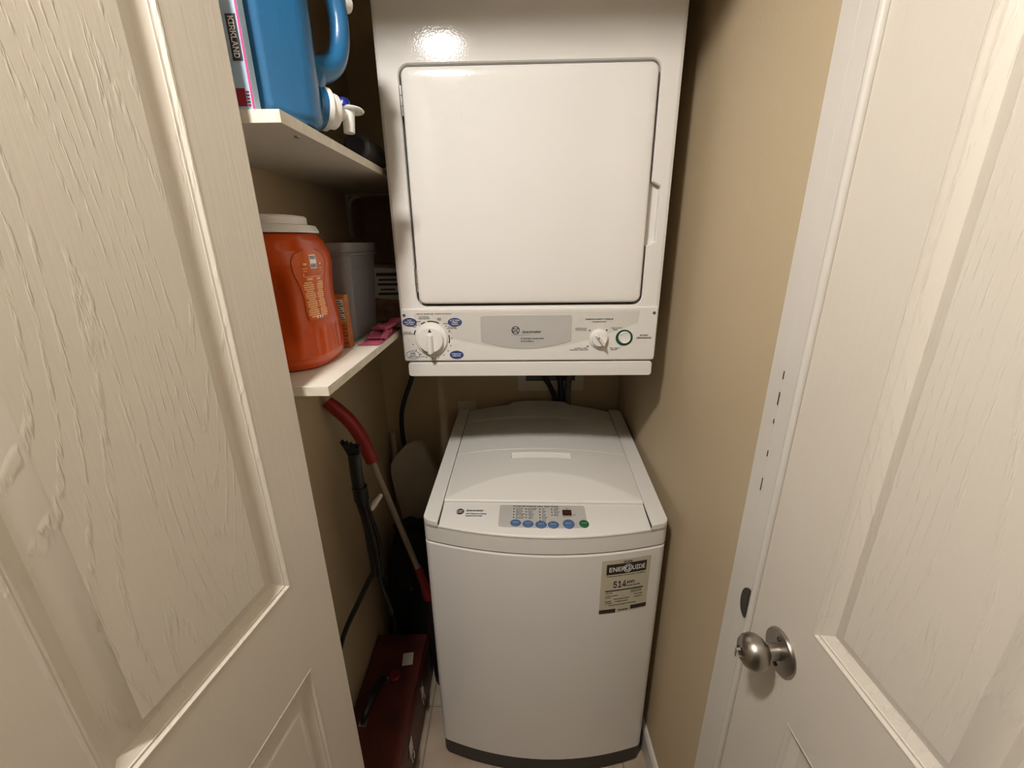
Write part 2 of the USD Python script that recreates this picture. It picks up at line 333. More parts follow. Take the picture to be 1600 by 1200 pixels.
# ---------------------------------------------------------------- dryer
DW = .606
dz = EYE - .311
dr = thing('clothes_dryer', 'white compact clothes dryer mounted on the wall above the washer', 'dryer', (-.2634, .9865, dz), -1.3674)
body = m3.Manifold.hull_points(np.vstack([np.c_[c[:, 0], np.full(len(c), y), c[:, 1]] for y, i in ((0.0, .008), (.0024, .0024), (.008, 0), (.495, 0)) for c in [np.array(rrect(0, DW, .036, .86, .012).buffer(-i).exterior.coords)]]))
def cut(poly, y0, y1, grow):
    c0 = np.array(poly.buffer(grow).exterior.coords); c1 = np.array(poly.exterior.coords)
    a = m3.Manifold.hull_points(np.vstack([np.c_[c0[:, 0], np.full(len(c0), -.002), c0[:, 1]], np.c_[c1[:, 0], np.full(len(c1), grow * .8), c1[:, 1]]]))
    b = m3.Manifold.hull_points(np.vstack([np.c_[c1[:, 0], np.full(len(c1), y0), c1[:, 1]], np.c_[c1[:, 0], np.full(len(c1), y1), c1[:, 1]]]))
    return a + b
doorhole = rrect(.0445, .5625, .1710, .6450, .021)
pocket = Polygon([(.54, .292), (.5615, .299), (.5815, .309), (.5815, .4185), (.5615, .428), (.54, .43)])
body = body - cut(doorhole, -.01, .022, .0035) - cut(pocket, -.01, .016, .0035)
obj('body', M2T(body), white, dr, smooth=32)
obj('recess_floor', extr(doorhole, .002, .0195), gap_m, dr, smooth=False, label='dark gap around the dryer door')
dp = rrect(.0500, .5570, .1768, .6390, .0165)
ddoor = obj('door', slab(dp, [(.019, 0), (-.002, 0), (-.0055, .0012), (-.0078, .004), (-.0088, .008), (-.0094, .02), (-.0100, .06), (-.0104, .12)]), white, dr, smooth=25)
for zc in (.582, .230):
    h = obj('hinge', tube([(.0472, -.001, zc - .0265), (.0472, -.001, zc + .0265)], .0027, 10, 0), chrome, dr, label='steel hinge')
    for dzz in (-.0085, .0095): obj('hinge_joint', tube([(.0472, -.001, zc + dzz - .0006), (.0472, -.001, zc + dzz + .0006)], .0031, 10, 0), gap_m, h)
cp = obj('control_panel', slab(rrect(.0045, .6015, .0405, .1660, .004), [(.006, 0), (-.002, 0), (-.0032, .0012), (-.0036, .003)]), whitep, dr)
obj('panel_frame_line', extr(sbox(.036, .1585, .5600, .1592), .0004, -.0040), bandp, cp, smooth=False)
YP = -.0037
def ptext(s, x, z, h, m=ink, parent=cp, bold=False, italic=0, width=None, name='lettering', y=YP, center=True):
    return obj(name, put(text(s, h, bold, italic, width, center), (x, y, z), (1, 0, 0), (0, 0, 1), (0, -1, 0)), m, parent, smooth=False)
band = Polygon([(.036, .1565), (.5595, .1565), (.5575, .1305)] + [(x, .0668 + .0635 * abs((x - .294) / .2635) ** 1.75) for x in np.linspace(.55, .04, 40)] + [(.036, .125)])
obj('printed_band', extr(band, .0003, YP - .0001), bandp, cp, smooth=False, label='beige printed swoosh')
gp = Polygon([(.195, .1488), (.400, .1488), (.4036, .1455), (.4036, .0885)] + [(x, .0700 + .0182 * abs((x - .296) / .1076) ** 2) for x in np.linspace(.4036, .1905, 24)] + [(.1905, .1455)])
obj('badge_plate', extr(gp, .0009, YP - .0010), greyp, cp, smooth=False, label='grey badge plate with curved lower edge')
YG = YP - .0011
ring = ell(.2725, .1140, .0098, .0098).difference(ell(.2725, .1140, .0080, .0080))
lg = obj('emblem', extr(ring, .0003, YG), ink, cp, smooth=False, label='round monogram emblem')
obj('monogram', put(text('GE', .0082, True, .35), (.2722, YG, .1100), (1, 0, 0), (0, 0, 1), (0, -1, 0)), ink, lg, smooth=False)
for an in range(4):
    c = .2725 + .0068 * math.cos(math.radians(45 + 90 * an)); cz = .1140 + .0068 * math.sin(math.radians(45 + 90 * an))
    obj('flourish', extr(ell(c, cz, .0016, .0016, 10), .0003, YG), ink, lg, smooth=False)
ptext('Spacemaker', .2870, .1074, .0058, italic=.3, bold=True, y=YG, width=.045, center=False)
obj('rule', extr(sbox(.262, .1020, .305, .1025), .0003, YG), ink, cp, smooth=False)
ptext('5 Cycles: Automatic', .2845, .0925, .0036, bold=True, y=YG, width=.054, center=False)
ptext('Automatique', .2845, .0860, .0036, bold=True, y=YG, width=.031, center=False)
# timer knob
def dial(x, z, r, depth, gr, ang, parent):
    k = obj('dial', mv(lathe([(0, 0), (r, 0), (r, .003), (r * .96, .0055), (r * .80, .007), (r * .78, .010), (r * .74, depth * .55), (0, depth * .55)], 48, 'y').apply_transform(np.diag([1, -1, 1, 1])), x, YP, z), knobw, parent, label='round white dial')
    gt = .44 if r > .03 else .70
    g = hull(np.vstack([np.c_[c[:, 0], np.full(len(c), y), c[:, 1]] for y, i in ((-.004, 0), (-depth * .85, .0012), (-depth, .003)) for c in [np.array(rrect(-r * .19, r * .19, -r * .86, r * gt, r * .18).buffer(-i).exterior.coords)]]))
    obj('grip', mv(rot(g, ang, (0, -1, 0)), x, YP, z), knobw, k)
    return k
tk = dial(.0727, .0945, .0385, .030, 0, 0, dr)
obj('pointer', extr(Polygon([(.0727 - .0042, .1135), (.0727 + .0042, .1135), (.0727, .1220)]), .0006, YP - .0171), ink, tk, smooth=False)
fk = dial(.4682, .0938, .0222, .026, 0, 38, dr)
dd = mv(rot(extr(ell(0, .006, .0016, .0016, 12), .0006, -.0264), -38, (0, 1, 0)), .4682, YP, .0938)
obj('pointer', dd, ink, fk, smooth=False)
# timer scale
for a0, a1 in ((62, 100), (108, 122), (-14 + 0, 12), (150, 166)):
    t = np.radians(np.linspace(a0, a1, 8)); p = Polygon(np.vstack([np.c_[.0727 + .0410 * np.cos(t), .0945 + .0410 * np.sin(t)], np.c_[.0727 + .0436 * np.cos(t[::-1]), .0945 + .0436 * np.sin(t[::-1])]]))
    obj('scale_arc', extr(p, .0003, YP - .0004), ink, cp, smooth=False)
for a in (196, 214, 232, 250, 268, 286, 304, 322, 340, 135, 40, 25):
    c = .0727 + .0475 * math.cos(math.radians(a)); cz = .0945 + .0475 * math.sin(math.radians(a))
    if cz > .045: obj('scale_mark', extr(ell(c, cz, .0014, .0014, 8), .0003, YP - .0004), ink, cp, smooth=False)
Yt = YP - .0004
ptext('REGULAR TEMPERATURE · TEMPERATURE NORMALE', .083, .1530, .0022, y=Yt, width=.082)
ptext('AUTO REGULAR', .0585, .1462, .0027, y=Yt, width=.022); ptext('ORDINAIRE', .0585, .1422, .0027, y=Yt, width=.026)
ptext('LESS DRY', .043, .1350, .0024, y=Yt, width=.014); ptext('DRY', .034, .1265, .0024, y=Yt, width=.009); ptext('SEC', .034, .1232, .0024, y=Yt, width=.009)
ptext('TIMED DRY', .0165, .1095, .0026, y=Yt, width=.018); ptext('MINUTERIE', .0165, .1055, .0026, y=Yt, width=.024)
ptext('EASY', .094, .1420, .0026, y=Yt, width=.009); ptext('CARE', .094, .1385, .0026, y=Yt, width=.009)
ptext('MORE DRY', .110, .1300, .0024, y=Yt, width=.015); ptext('AUTO PERM', .1225, .1222, .0026, y=Yt, width=.018); ptext('ENTRETIEN', .1225, .1185, .0026, y=Yt, width=.024)
ptext('OFF', .117, .1105, .0024, y=Yt, width=.006); ptext('60', .1205, .0945, .003, y=Yt); ptext('FLUFF', .0455, .0500, .0024, y=Yt, width=.014)
for (x, z, m, l, ls) in [(.0237, .1348, inkb, inkw, ('AUTO', 'ANTI-WRINKLE', 'COTTONS')), (.1302, .1340, inkb, inkw, ('AUTO PERM', 'PRESS', 'TISSUS')), (.1303, .0552, inkb, inkw, ('TIMED DRY', 'MINUTES')), (.0247, .0557, inkb, ink, ('TIMED', 'FLUFF', 'AERATION'))]:
    o = obj('cycle_badge', extr(ell(x, z, .0168, .0103), .0004, Yt), m, cp, smooth=False, label='blue oval cycle badge' if l is inkw else 'white oval cycle badge with blue rim')
    if l is ink: obj('badge_face', extr(ell(x, z, .0155, .0092), .0003, Yt - .0003), inkw, o, smooth=False)
    for i, s in enumerate(ls):
        ptext(s, x, z + (len(ls) - 1) * .0023 - .0013 - i * .0046, .0030, l, o, bold=True, y=Yt - .0006, width=min(.024, .0026 * len(s)))
ptext('FABRIC CARE / TISSUS', .4672, .1370, .0032, bold=True, y=Yt, width=.064); ptext('TEMPERATURE', .4672, .1308, .0030, y=Yt, width=.032)
ptext('COTTON, HI', .4255, .1160, .0028, y=Yt, width=.026); ptext('COTON, MAX', .4255, .1122, .0028, y=Yt, width=.026)
ptext('DELICATE', .5080, .1162, .0028, y=Yt, width=.024); ptext('BAS', .5060, .1122, .0028, y=Yt, width=.009)
ptext('NORMAL, MED', .4270, .0682, .0028, y=Yt, width=.030); ptext('TEMPERATURE MOY', .4230, .0642, .0028, y=Yt, width=.046)
ptext('NO HEAT', .5080, .0682, .0028, y=Yt, width=.024); ptext('EN AIR', .5060, .0642, .0028, y=Yt, width=.014)
for x, z in ((.4460, .1120), (.4860, .1125), (.4430, .0740)): obj('scale_mark', extr(ell(x, z, .0019, .0019, 12), .0003, Yt), ink, cp, smooth=False)
sb = obj('start_button', mv(lathe([(0, 0), (.0145, 0), (.0145, .002), (.0128, .0052), (.0115, .0035), (0, .0025)], 36, 'y').apply_transform(np.diag([1, -1, 1, 1])), .5282, YP - .001, .0950), knobw, dr, label='white round push button')
obj('button_ring', extr(ell(.5275, .0945, .0198, .0188, 40).difference(ell(.5282, .0950, .0145, .0145, 40)), .0014, YP - .0014), greenr, sb, smooth=False, label='dark green ring')
ptext('START', .5735, .0980, .0034, bold=True, y=Yt, width=.020); ptext('DÉMARRAGE', .5735, .0920, .0034, bold=True, y=Yt, width=.034)
for x, z in ((.0119, .1510), (.5925, .1520)): obj('screw', mv(lathe([(0, 0), (.0036, 0), (.003, .0015), (0, .002)], 14, 'y').apply_transform(np.diag([1, -1, 1, 1])), x, YP, z), gap_m, dr)
obj('lower_trim', slab(rrect(.0095, .6000, 0, .0360, .008), [(.06, 0), (.001, 0), (-.001, .001), (-.0018, .003)]), white, dr)
obj('underside_pan', box(.012, .594, .06, .49, .008, .037), gap_m, dr, smooth=False)
obj('mounting_bracket', box(.06, .55, .4935, .5035 - .006, .70, .82), chrome, dr, smooth=False)

# ---------------------------------------------------------------- washer
wa = thing('washing_machine', 'white compact top-loading washing machine standing under the dryer', 'washing machine', (-.2266, .874, 0), -2.4)
WW, WD, BOW = .600, .592, .048
def bow(x): return -BOW * (1 - ((np.asarray(x) - .3) / .3) ** 2)
def section(inset=0., r=.022):
    xs = np.linspace(0, WW, 41); p = Polygon(list(zip(xs, bow(xs))) + [(WW, WD), (0, WD)])
    p = p.buffer(-r - inset, quad_segs=6).buffer(r, quad_segs=6); return np.array(p.exterior.coords)[:-1]
def prism(steps, r=.022):
    return hull(np.vstack([np.c_[section(i, r), np.full(len(section(i, r)), z)] for z, i in steps]))
obj('cabinet', prism([(.068, .002), (.070, 0), (.796, 0), (.800, .003)]), white, wa, smooth=35)
obj('cabinet_joint', prism([(.7985, .006), (.8035, .006)]), gap_m, wa)
tb = prism([(.008, .008), (.014, .002), (.066, .002), (.068, .004)])
obj('toe_base', tb, toe_m, wa, label='dark plastic toe base')
for x, y in ((.06, .03), (.54, .03), (.06, .54), (.54, .54)): obj('foot', mv(lathe([(0, 0), (.022, 0), (.022, .008), (.012, .012), (0, .012)], 18), x, y, 0), black, wa)
def zr(y): return .866 + .085 * np.asarray(y)
# top frame: solid below the lid and two raised side rails
s0 = section(0); s1 = section(.0025)
def frame_mesh():
    lo = np.c_[s1, np.full(len(s1), .8025)]; a = np.c_[s0, np.full(len(s0), .8055)]
    hi = np.c_[s0, zr(s0[:, 1]) - .013]; return hull(np.vstack([lo, a, hi]))
def rail(x0, x1, left):
    pts = []
    sec = Polygon(s0).intersection(sbox(x0, -1, x1, 2))
    for i, dz_ in ((0, -.02), (0, -.0035), (.0012, -.001), (.0035, 0)):
        c = np.array((sec.buffer(-i) if i else sec).exterior.coords)
        pts.append(np.c_[c, zr(c[:, 1]) + dz_])
    return hull(np.vstack(pts))
obj('top_frame', trimesh.util.concatenate([frame_mesh(), rail(-.01, .0405, 1), rail(.5560, .61, 0)]), whitep, wa, smooth=28)
XA, XB = .0428, .5537; XC = (XA + XB) / 2; HW = (XB - XA) / 2
for a_, b_ in ((.0400, .0432), (.5533, .5565)):
    obj('lid_gap', loft([np.array([(a_, y, zr(y) - .030), (b_, y, zr(y) - .030), (b_, y, zr(y) - .0045), (a_, y, zr(y) - .0045)]) for y in (float(bow(.04)) + .002, .585)]), ink, wa, smooth=False, label='dark seam beside the lid')
def arch(x): return .0225 * (1 - ((x - XC) / HW) ** 2)
def lid_z(x, y):
    full = zr(y) + .003 + arch(x); front = zr(.07) + .003 + .335 * (y - .07)
    return np.minimum(full, front)
xs = np.unique(np.r_[np.linspace(XA, XB, 57), .2105, .2112, .3855, .3862])
def edge(v, lo, hi, d=.003): return np.clip(np.minimum(v - lo, hi - v) / d, 0, 1)
def lid1(x, y):
    z = lid_z(x, y)
    pk = (x > .2108) & (x < .3858) & (y > .2305) & (y < .2585)
    z = z - np.where(pk, .020 * (.2600 - y) / .0290, 0)
    z = z - .0025 * (1 - np.sqrt(np.clip(1 - (1 - edge(y, .0665, .2795, .003)) ** 2, 0, 1)))
    return np.c_[x, y, z]
ys = np.unique(np.r_[np.linspace(.0665, .2795, 60), .067, .068, .0695, .2300, .2306, .2583, .2590, .277, .2785])
obj('lid', hfield(xs, ys, lid1, -.845), whitep, wa, smooth=32, label='front leaf of the lid with a finger pocket')
def lid2(x, y): return np.c_[x, y, lid_z(x, y) - .0015 - .0025 * (1 - np.sqrt(np.clip(1 - (1 - edge(y, .2810, .4775, .003)) ** 2, 0, 1)))]
obj('lid', hfield(np.linspace(XA, XB, 41), np.r_[.2810, .2815, .2825, .284, np.linspace(.29, .47, 8), .4745, .476, .477, .4775], lid2, -.845), whitep, wa, smooth=32, label='rear leaf of the lid')
def rear(u, v):
    y = .4800 + v * (.088 + .022 * (1 - ((u - XC) / HW) ** 2))
    z = zr(y) + .001 + arch(u) * (1.05) + .010 * v * np.clip((.112 - np.abs(u - XC)) / .02, 0, 1) ** .7 - .0025 * (1 - np.clip(v / .03, 0, 1))
    return np.c_[u, y, z]
obj('rear_cover', hfield(np.linspace(XA, XB, 61), np.linspace(0, 1, 14), rear, -.845), whitep, wa, smooth=32)
def pan_z(x, y):
    b = bow(x) - .0015
    yc = b + .030 + .052 * np.abs((x - XC) / HW) ** 2.2
    return zr(y) - .0035 - .10 * np.maximum(yc - y, 0) * .6
def pan(u, v):
    b = bow(u) - .0015; y = b + (.0650 - b) * v; z = pan_z(u, y) - .003 * (1 - np.sqrt(np.clip(1 - (1 - np.clip(v / .035, 0, 1)) ** 2, 0, 1)))
    return np.c_[u, y, z]
wcp = obj('control_panel', hfield(np.linspace(XA, XB, 61), np.r_[0, .006, .014, .025, .035, np.linspace(.06, 1, 22)], pan, -.851), whitep, wa, smooth=30)
def on_panel(x0, y0, sy=1.0):
    def f(x, y, h):
        X, Y = x0 + x, y0 + y * sy; return np.c_[X, Y, pan_z(X, Y) + .0003 + h]
    return f
def flat(poly, d=.0003):
    m = trimesh.util.concatenate([trimesh.creation.extrude_polygon(g.segmentize(.012) if hasattr(g, 'segmentize') else g, d, engine='earcut') for g in getattr(poly, 'geoms', [poly])]); return m
def patch(x0, x1, y0, y1, r, lift):
    """rounded rectangle laid on the sloping panel as a fine grid"""
    us = np.unique(np.r_[x0, x0 + r * .3, x0 + r, np.linspace(x0 + r, x1 - r, 24), x1 - r * .3, x1]); vs = np.linspace(0, 1, 14)
    def f(u, v):
        e = np.clip(np.maximum(x0 + r - u, u - (x1 - r)), 0, r); c = r - np.sqrt(np.maximum(r * r - e * e, 0))
        a = y0(u) if callable(y0) else y0
        y = a + c + (y1 - a - 2 * c) * v; return np.c_[u, y, pan_z(u, y) + lift]
    return grid(us, vs, f)
obj('display_panel', patch(.1885, .4035, lambda u: -.0195 - .004 * (1 - ((u - .296) / .11) ** 2), .0575, .005, .0006), greyp, wcp, smooth=True, label='grey printed display panel')
def wtext(s, x, y, h, m=ink, bold=False, italic=0, width=None, center=False, parent=wcp, lift=.0007, sy=1.):
    f0 = on_panel(x, y, sy); return obj('lettering', wrap(text(s, h, bold, italic, width, center), lambda a, b, c: f0(a, b, c) + [0, 0, lift]), m, parent, smooth=False)
wtext('CLOTHES CARE / SOINS DES TISSUS · RINSE / RINÇAGE', .222, .0505, .0036, bold=True, width=.115)
cols = [(.225, ['COTTONS', 'REGULAR', 'PERM PRESS', 'DELICATES']), (.256, ['EXTRA RINSE', 'HEAVY', 'MEDIUM', 'LIGHT']), (.290, ['HOT', 'WARM', 'COLD', 'RINSE', 'SPIN']), (.320, ['LARGE', 'MEDIUM', 'SMALL'])]
for x, rows in cols:
    for i, s in enumerate(rows):
        y = .0420 - i * .0103
        obj('indicator', wrap(flat(ell(0, 0, .0017, .0021, 10)), lambda a, b, c: on_panel(x, y)(a, b, c) + [0, 0, .0007]), ink, wcp, smooth=False)
        wtext(s, x + .0048, y + .0005, .0030, width=min(.021, .0024 * len(s))); wtext(s.lower(), x + .0048, y - .0037, .0026, width=min(.018, .002 * len(s)))
dsp = obj('time_display', wrap(flat(sbox(-.0112, -.010, .0112, .010)), lambda a, b, c: on_panel(.3575, .0305)(a, b, c) + [0, 0, .0008]), disp, wcp, smooth=False, label='dark digital time display')
for q in (-.005, .005):
    for a0, a1, b0, b1 in ((-.0032, .0032, .0055, .0067), (-.0032, .0032, -.0006, .0006), (-.0032, .0032, -.0067, -.0055), (-.0038, -.0028, -.006, .006), (.0028, .0038, -.006, .006)):
        obj('segment', wrap(flat(sbox(q + a0, b0, q + a1, b1)), lambda a, b, c: on_panel(.3575, .0305)(a, b, c) + [0, 0, .0012]), seg_m, dsp, smooth=False)
wtext('MIN', .3575, .0440, .0026, center=True, width=.006); wtext('TIME REMAINING', .3575, .0160, .0024, center=True, width=.024); wtext('MIN', .3720, .0210, .0026, width=.006)
for x, y, ax, ay, m in [(.2305, -.0075, .0122, .0105, btnb), (.2605, -.0105, .0125, .0108, btnb), (.2920, -.0125, .0128, .0112, btnb), (.3215, -.0125, .0125, .0110, btnb), (.3585, -.0090, .0130, .0142, btnb), (.3955, -.0075, .0108, .0118, btng)]:
    t = np.arange(26) * 2 * np.pi / 26
    rg = [np.c_[x + ax * s * np.cos(t), y + ay * s * np.sin(t), pan_z(x + ax * s * np.cos(t), y + ay * s * np.sin(t)) + h] for s, h in ((1, .0004), (1, .0016), (.93, .0024), (.55, .0026))]
    bt = obj('button', loft(rg), m, wcp, smooth=40, label='green oval start button' if m is btng else 'blue oval button')
    obj('rim', loft([np.c_[x + ax * q_ * np.cos(t), y + ay * q_ * np.sin(t), pan_z(x + ax * q_ * np.cos(t), y + ay * q_ * np.sin(t)) + h_] for q_, h_ in ((1.08, .0004), (1.08, .0013), (1.0, .0015))]), inkb if m is btnb else greenr, bt, smooth=False)
    obj('lettering', wrap(text('START' if m is btng else 'SELECT', .0026, True, 0, ax * 1.1), lambda a, b, c: np.c_[x + a, y + b - .0012, pan_z(x + a, y + b) + .0028 + c]), greyp, bt, smooth=False)
em = obj('emblem', wrap(flat(ell(0, 0, .0098, .0100)), on_panel(.0895, .0310)), ink, wcp, smooth=False, label='round dark monogram emblem')
obj('monogram', wrap(text('GE', .0090, False, .35), lambda a, b, c: on_panel(.0892, .0265)(a, b, c) + [0, 0, .0005]), bandp, em, smooth=False)
wtext('Spacemaker', .1040, .0320, .0064, bold=True, italic=.3, width=.044, lift=0)
wtext('Multi Water/Load Settings', .1045, .0215, .0042, inkb, True, .2, width=.052, lift=0); wtext('Système de lavage', .1045, .0140, .0042, inkb, True, .2, width=.042, lift=0)
# energy label on the bowed front
lx0, lz0, sl = .4390, .6150, .0
def on_front(x, z, h): return np.c_[x, bow(x) - .0004 - h, z]
def lpatch(x0, x1, z0, z1, lift, name, m, parent, label=None):
    return obj(name, grid(np.linspace(lx0 + x0, lx0 + x1, 12), [lz0 + z0, lz0 + z1], lambda u, v: on_front(u, v, lift)), m, parent, smooth=True, label=label)
el = lpatch(0, .1230, 0, .1640, .0003, 'energy_label', ener, wa, 'cream energy rating label with dark print')
def ltext(s, x, z, h, m=ink, bold=False, italic=0, width=None, center=False, lift=.0006):
    return obj('lettering', wrap(text(s, h, bold, italic, width, center), lambda a, b, c: on_front(lx0 + x + a, lz0 + z + b, lift + c)), m, el, smooth=False)
lpatch(.0120, .1130, .1210, .1520, .0006, 'label_bar', enerd, el)
ltext('Canada', .0640, .1545, .0048, bold=True, center=True, width=.022)
ltext('ENER', .0175, .1300, .0125, inkw, True, width=.0400, lift=.0010); ltext('UIDE', .0760, .1300, .0125, inkw, True, width=.0320, lift=.0010)
ltext('G', .0652, .1290, .0150, inkw, True, center=True, width=.0130, lift=.0010)
rg = ell(0, 0, .0110, .0125).difference(ell(0, 0, .0092, .0107))
obj('label_ring', wrap(flat(rg), lambda a, b, c: on_front(lx0 + .0652 + a, lz0 + .1365 + b, .0010 + c)), inkw, el, smooth=False)
ltext('Energy consumption / Consommation énergétique', .0135, .1150, .0026, width=.097)
ltext('514', .0300, .0800, .0190, bold=True, width=.0330); ltext('kWh', .0660, .0885, .0085, bold=True, width=.0190); ltext('per year / par année', .0660, .0800, .0040, bold=True, width=.0340)
lpatch(.0120, .1100, .0690, .0725, .0006, 'label_bar', enerd, el)
for (x, z, w, s) in [(.0130, .0630, .018, 'Uses least'), (.0780, .0640, .028, 'Uses most energy'), (.0780, .0590, .028, 'Consomme le plus'), (.0130, .0540, .032, 'Consomme le moins'), (.0130, .0480, .014, 'kWh'), (.0880, .0500, .022, 'this model'), (.0130, .0370, .016, 'Model'), (.0360, .0420, .040, 'Similar models compared'), (.0400, .0340, .032, 'Modèles similaires'), (.0880, .0420, .020, 'standard'), (.0130, .0310, .018, 'Type'), (.0240, .0240, .070, 'Removal of this label before first retail purchase')]:
    ltext(s, x, z, .0030, width=w)
lpatch(0, .0420, .0, .0125, .0006, 'label_bar', enerd, el); lpatch(.0810, .1230, .0040, .0165, .0006, 'label_bar', enerd, el)
ltext('Canada', .0615, .0045, .0050, bold=True, center=True, width=.026)

# ---------------------------------------------------------------- shelves
SE = -.2755
def shelf(name, z0, z1, y0, label):
    t = thing(name, label, 'shelf', (0, 0, 0))
    obj('board', box(XL, SE - .0006, y0 + .0006, YB - .002, z0, z1), shelf_m, t, smooth=False)
    obj('edge_band', cbox(SE - .0006, SE, y0, YB - .002, z0, z1, .0003), shelfe_m, t, smooth=False)
    obj('edge_band', cbox(XL, SE, y0, y0 + .0006, z0, z1, .0003), shelfe_m, t, smooth=False)
    return t
ZU0, ZU1, ZL0, ZL1 = EYE + .140, EYE + .1545, EYE - .2165, EYE - .2015
su = shelf('wall_shelf', ZU0, ZU1, .5835, 'off-white melamine shelf carrying the blue jug')
obj('screw', mv(lathe([(0, 0), (.004, 0), (.003, -.002), (0, -.0025)], 12), -.268 - .022, .652, ZU0), steel, su)
shelf('wall_shelf', ZL0, ZL1, .594, 'off-white melamine shelf carrying the orange tub')
def bracket(y, ztop, label, h=.12):
    t = thing('shelf_bracket', label, 'bracket', (XL, y, ztop), group=None)
    sec = lambda pts: None
    obj('arm', cbox(.0005, .19, -.011, .011, -.006, -.0005, .001), trim_m, t)
    obj('upright', cbox(.0005, .0065, -.011, .011, -h, -.0065, .001), trim_m, t)
    obj('fillet', tube([(.006, 0, -.045), (.010, 0, -.022), (.022, 0, -.010), (.045, 0, -.006)], .005, 8), trim_m, t)
bracket(1.36, ZU0, 'white metal bracket under the far end of the upper shelf')
bracket(1.36, ZL0, 'white metal bracket under the far end of the lower shelf')

# ---------------------------------------------------------------- blue jug with tap on the upper shelf
jz = ZU1
jg = thing('liquid_jug', 'large blue plastic laundry jug with a white tap on the upper shelf', 'jug', (-.304, .702, jz), 60)
def J(t, z, y=0.): return (t, y, z - .1545)          # along the jug's axis, height above eye level
plan = Polygon([(-.085, -.045), (-.017, -.045), (-.017, .045), (-.085, .045)]).union(sbox(-.0850, -.01, -.0849, .01)).union(ell(-.017, 0, .045, .045, 40))
plan = plan.buffer(-.018).buffer(.018, quad_segs=6)
jp = []
for z_, i_ in ((.0004, .016), (.003, .008), (.009, .002), (.016, 0), (.250, 0), (.275, .006), (.29, .02)):
    c = np.array(plan.buffer(-i_).exterior.coords); jp.append(np.c_[c, np.full(len(c), z_)])
obj('jug_body', hull(np.vstack(jp)), blue, jg, smooth=50)
hp = [J(-.020, .236), J(.012, .2400), J(.042, .2440), J(.070, .2580), J(.0860, .282), J(.0925, .310), J(.0915, .338), J(.084, .368), J(.062, .398), J(.005, .412)]
obj('handle', tube(hp, [.021, .0205, .0190, .0165, .0150, .0145, .0145, .0150, .016, .018], 18, 8), blue, jg, smooth=60)
obj('shoulder', hull(np.vstack([_sp * .030 + J(-.025, .212), _sp * .026 + J(.012, .206), _sp * .020 + J(.030, .232), _sp * .018 + J(-.015, .27)])), blue, jg, smooth=60)
nk = lathe([(0, -.03), (.0300, -.03), (.0305, .006), (.0290, .008), (.0290, .0115), (.0305, .0125), (.0305, .015), (.0290, .0165), (.0290, .022), (.0275, .026), (0, .026)], 36, 'x')
tilt = lambda m: rot(rot(m, -12, (0, 0, 1)), 5, (0, 1, 0))
nx, nz, ny = .013, .1960 - .1545, .002
obj('jug_neck', mv(tilt(nk), nx, ny, nz), blue, jg, smooth=35)
cp_ = obj('tap_cap', mv(tilt(mv(lathe([(0, 0), (.0285, 0), (.0292, .003), (.0292, .007), (.0250, .0090), (.0240, .020), (.022, .0225), (0, .0230)], 36, 'x'), .0250)), nx, ny, nz), capw, jg, smooth=35, label='white screw cap with tap')
sp_ = [lathe([(0, .045), (.0095, .045), (.0095, .056), (.0085, .066), (0, .068)], 20, 'x'),
       mv(lathe([(0, -.024), (.0085, -.024), (.0092, -.006), (.0100, .009), (0, .009)], 20), .0680, 0, .001),
       mv(lathe([(0, .0095), (.017, .0085), (.0190, .0108), (.017, .0130), (.004, .0145), (0, .0145)], 24), .0745, 0, 0)]
obj('spigot', mv(tilt(trimesh.util.concatenate(sp_)), nx, ny, nz), capw, cp_, smooth=35)
obj('push_button', mv(tilt(mv(lathe([(0, .012), (.0100, .012), (.0100, .018), (.007, .0235), (0, .0245)], 20), .0610, 0, 0)), nx, ny, nz), bluebtn, cp_, label='dark blue push button')
obj('vent_cap', mv(lathe([(0, -.006), (.011, -.006), (.0115, .004), (.010, .008), (0, .009)], 20, 'x'), *J(.108, .3480)), capw, jg, label='small white vent cap')
# carton beside it
bxp = thing('laundry_carton', 'pale blue carton with pink edges and black brand strip beside the jug', 'carton', (-.4265, .5875, jz))
obj('carton_body', cbox(0, .1205, 0, .014, .0004, .30, .0008), carton_b, bxp, smooth=False)
obj('edge_stripe', extr(sbox(.1180, .001, .1203, .299), .0003, -.0004), pink_m, bxp, smooth=False, label='pink edge stripe')
pl = obj('brand_strip', extr(sbox(.1048, .0500, .1165, .0950), .0003, -.0004), ink, bxp, smooth=False, label='black strip with white lettering')
tm = text('KIRKLAND', .0062, True, 0, .0400)
obj('lettering', put(tm, (.1075, -.0005, .0725), (0, 0, -1), (1, 0, 0), (0, -1, 0)), inkw, pl, smooth=False)
mb = obj('picture_patch', extr(sbox(.1015, .0040, .1120, .0225), .0003, -.0004), maroon, bxp, smooth=False, label='maroon printed patch')
for i in range(5): obj('print_line', extr(sbox(.1128, .0045 + i * .0034, .1165, .0062 + i * .0034), .0003, -.0006), ink if i % 2 else maroon, mb, smooth=False)
for i in range(9): obj('print_line', extr(sbox(.0985, .032 + i * .014, .1000, .039 + i * .014), .0003, -.0004), ink, bxp, smooth=False)
# dark bottle lying behind
bt = thing('lying_bottle', 'dark bottle lying on its side behind the blue jug', 'bottle', (-.303, .935, jz + .0272))
obj('bottle_body', rot(lathe([(0, 0), (.020, 0), (.0255, .004), (.0268, .012), (.0268, .12), (.018, .14), (.011, .15), (0, .15)], 32, 'y'), 0, (1, 0, 0)), darkb, bt)
obj('base_ring', lathe([(.012, -.0001), (.018, -.0016), (.0195, -.0001), (.0165, .002)], 32, 'y'), darkb, bt)
obj('bottle_cap', mv(lathe([(0, 0), (.014, 0), (.014, .024), (0, .026)], 24, 'y'), 0, .1495, 0), black, bt)

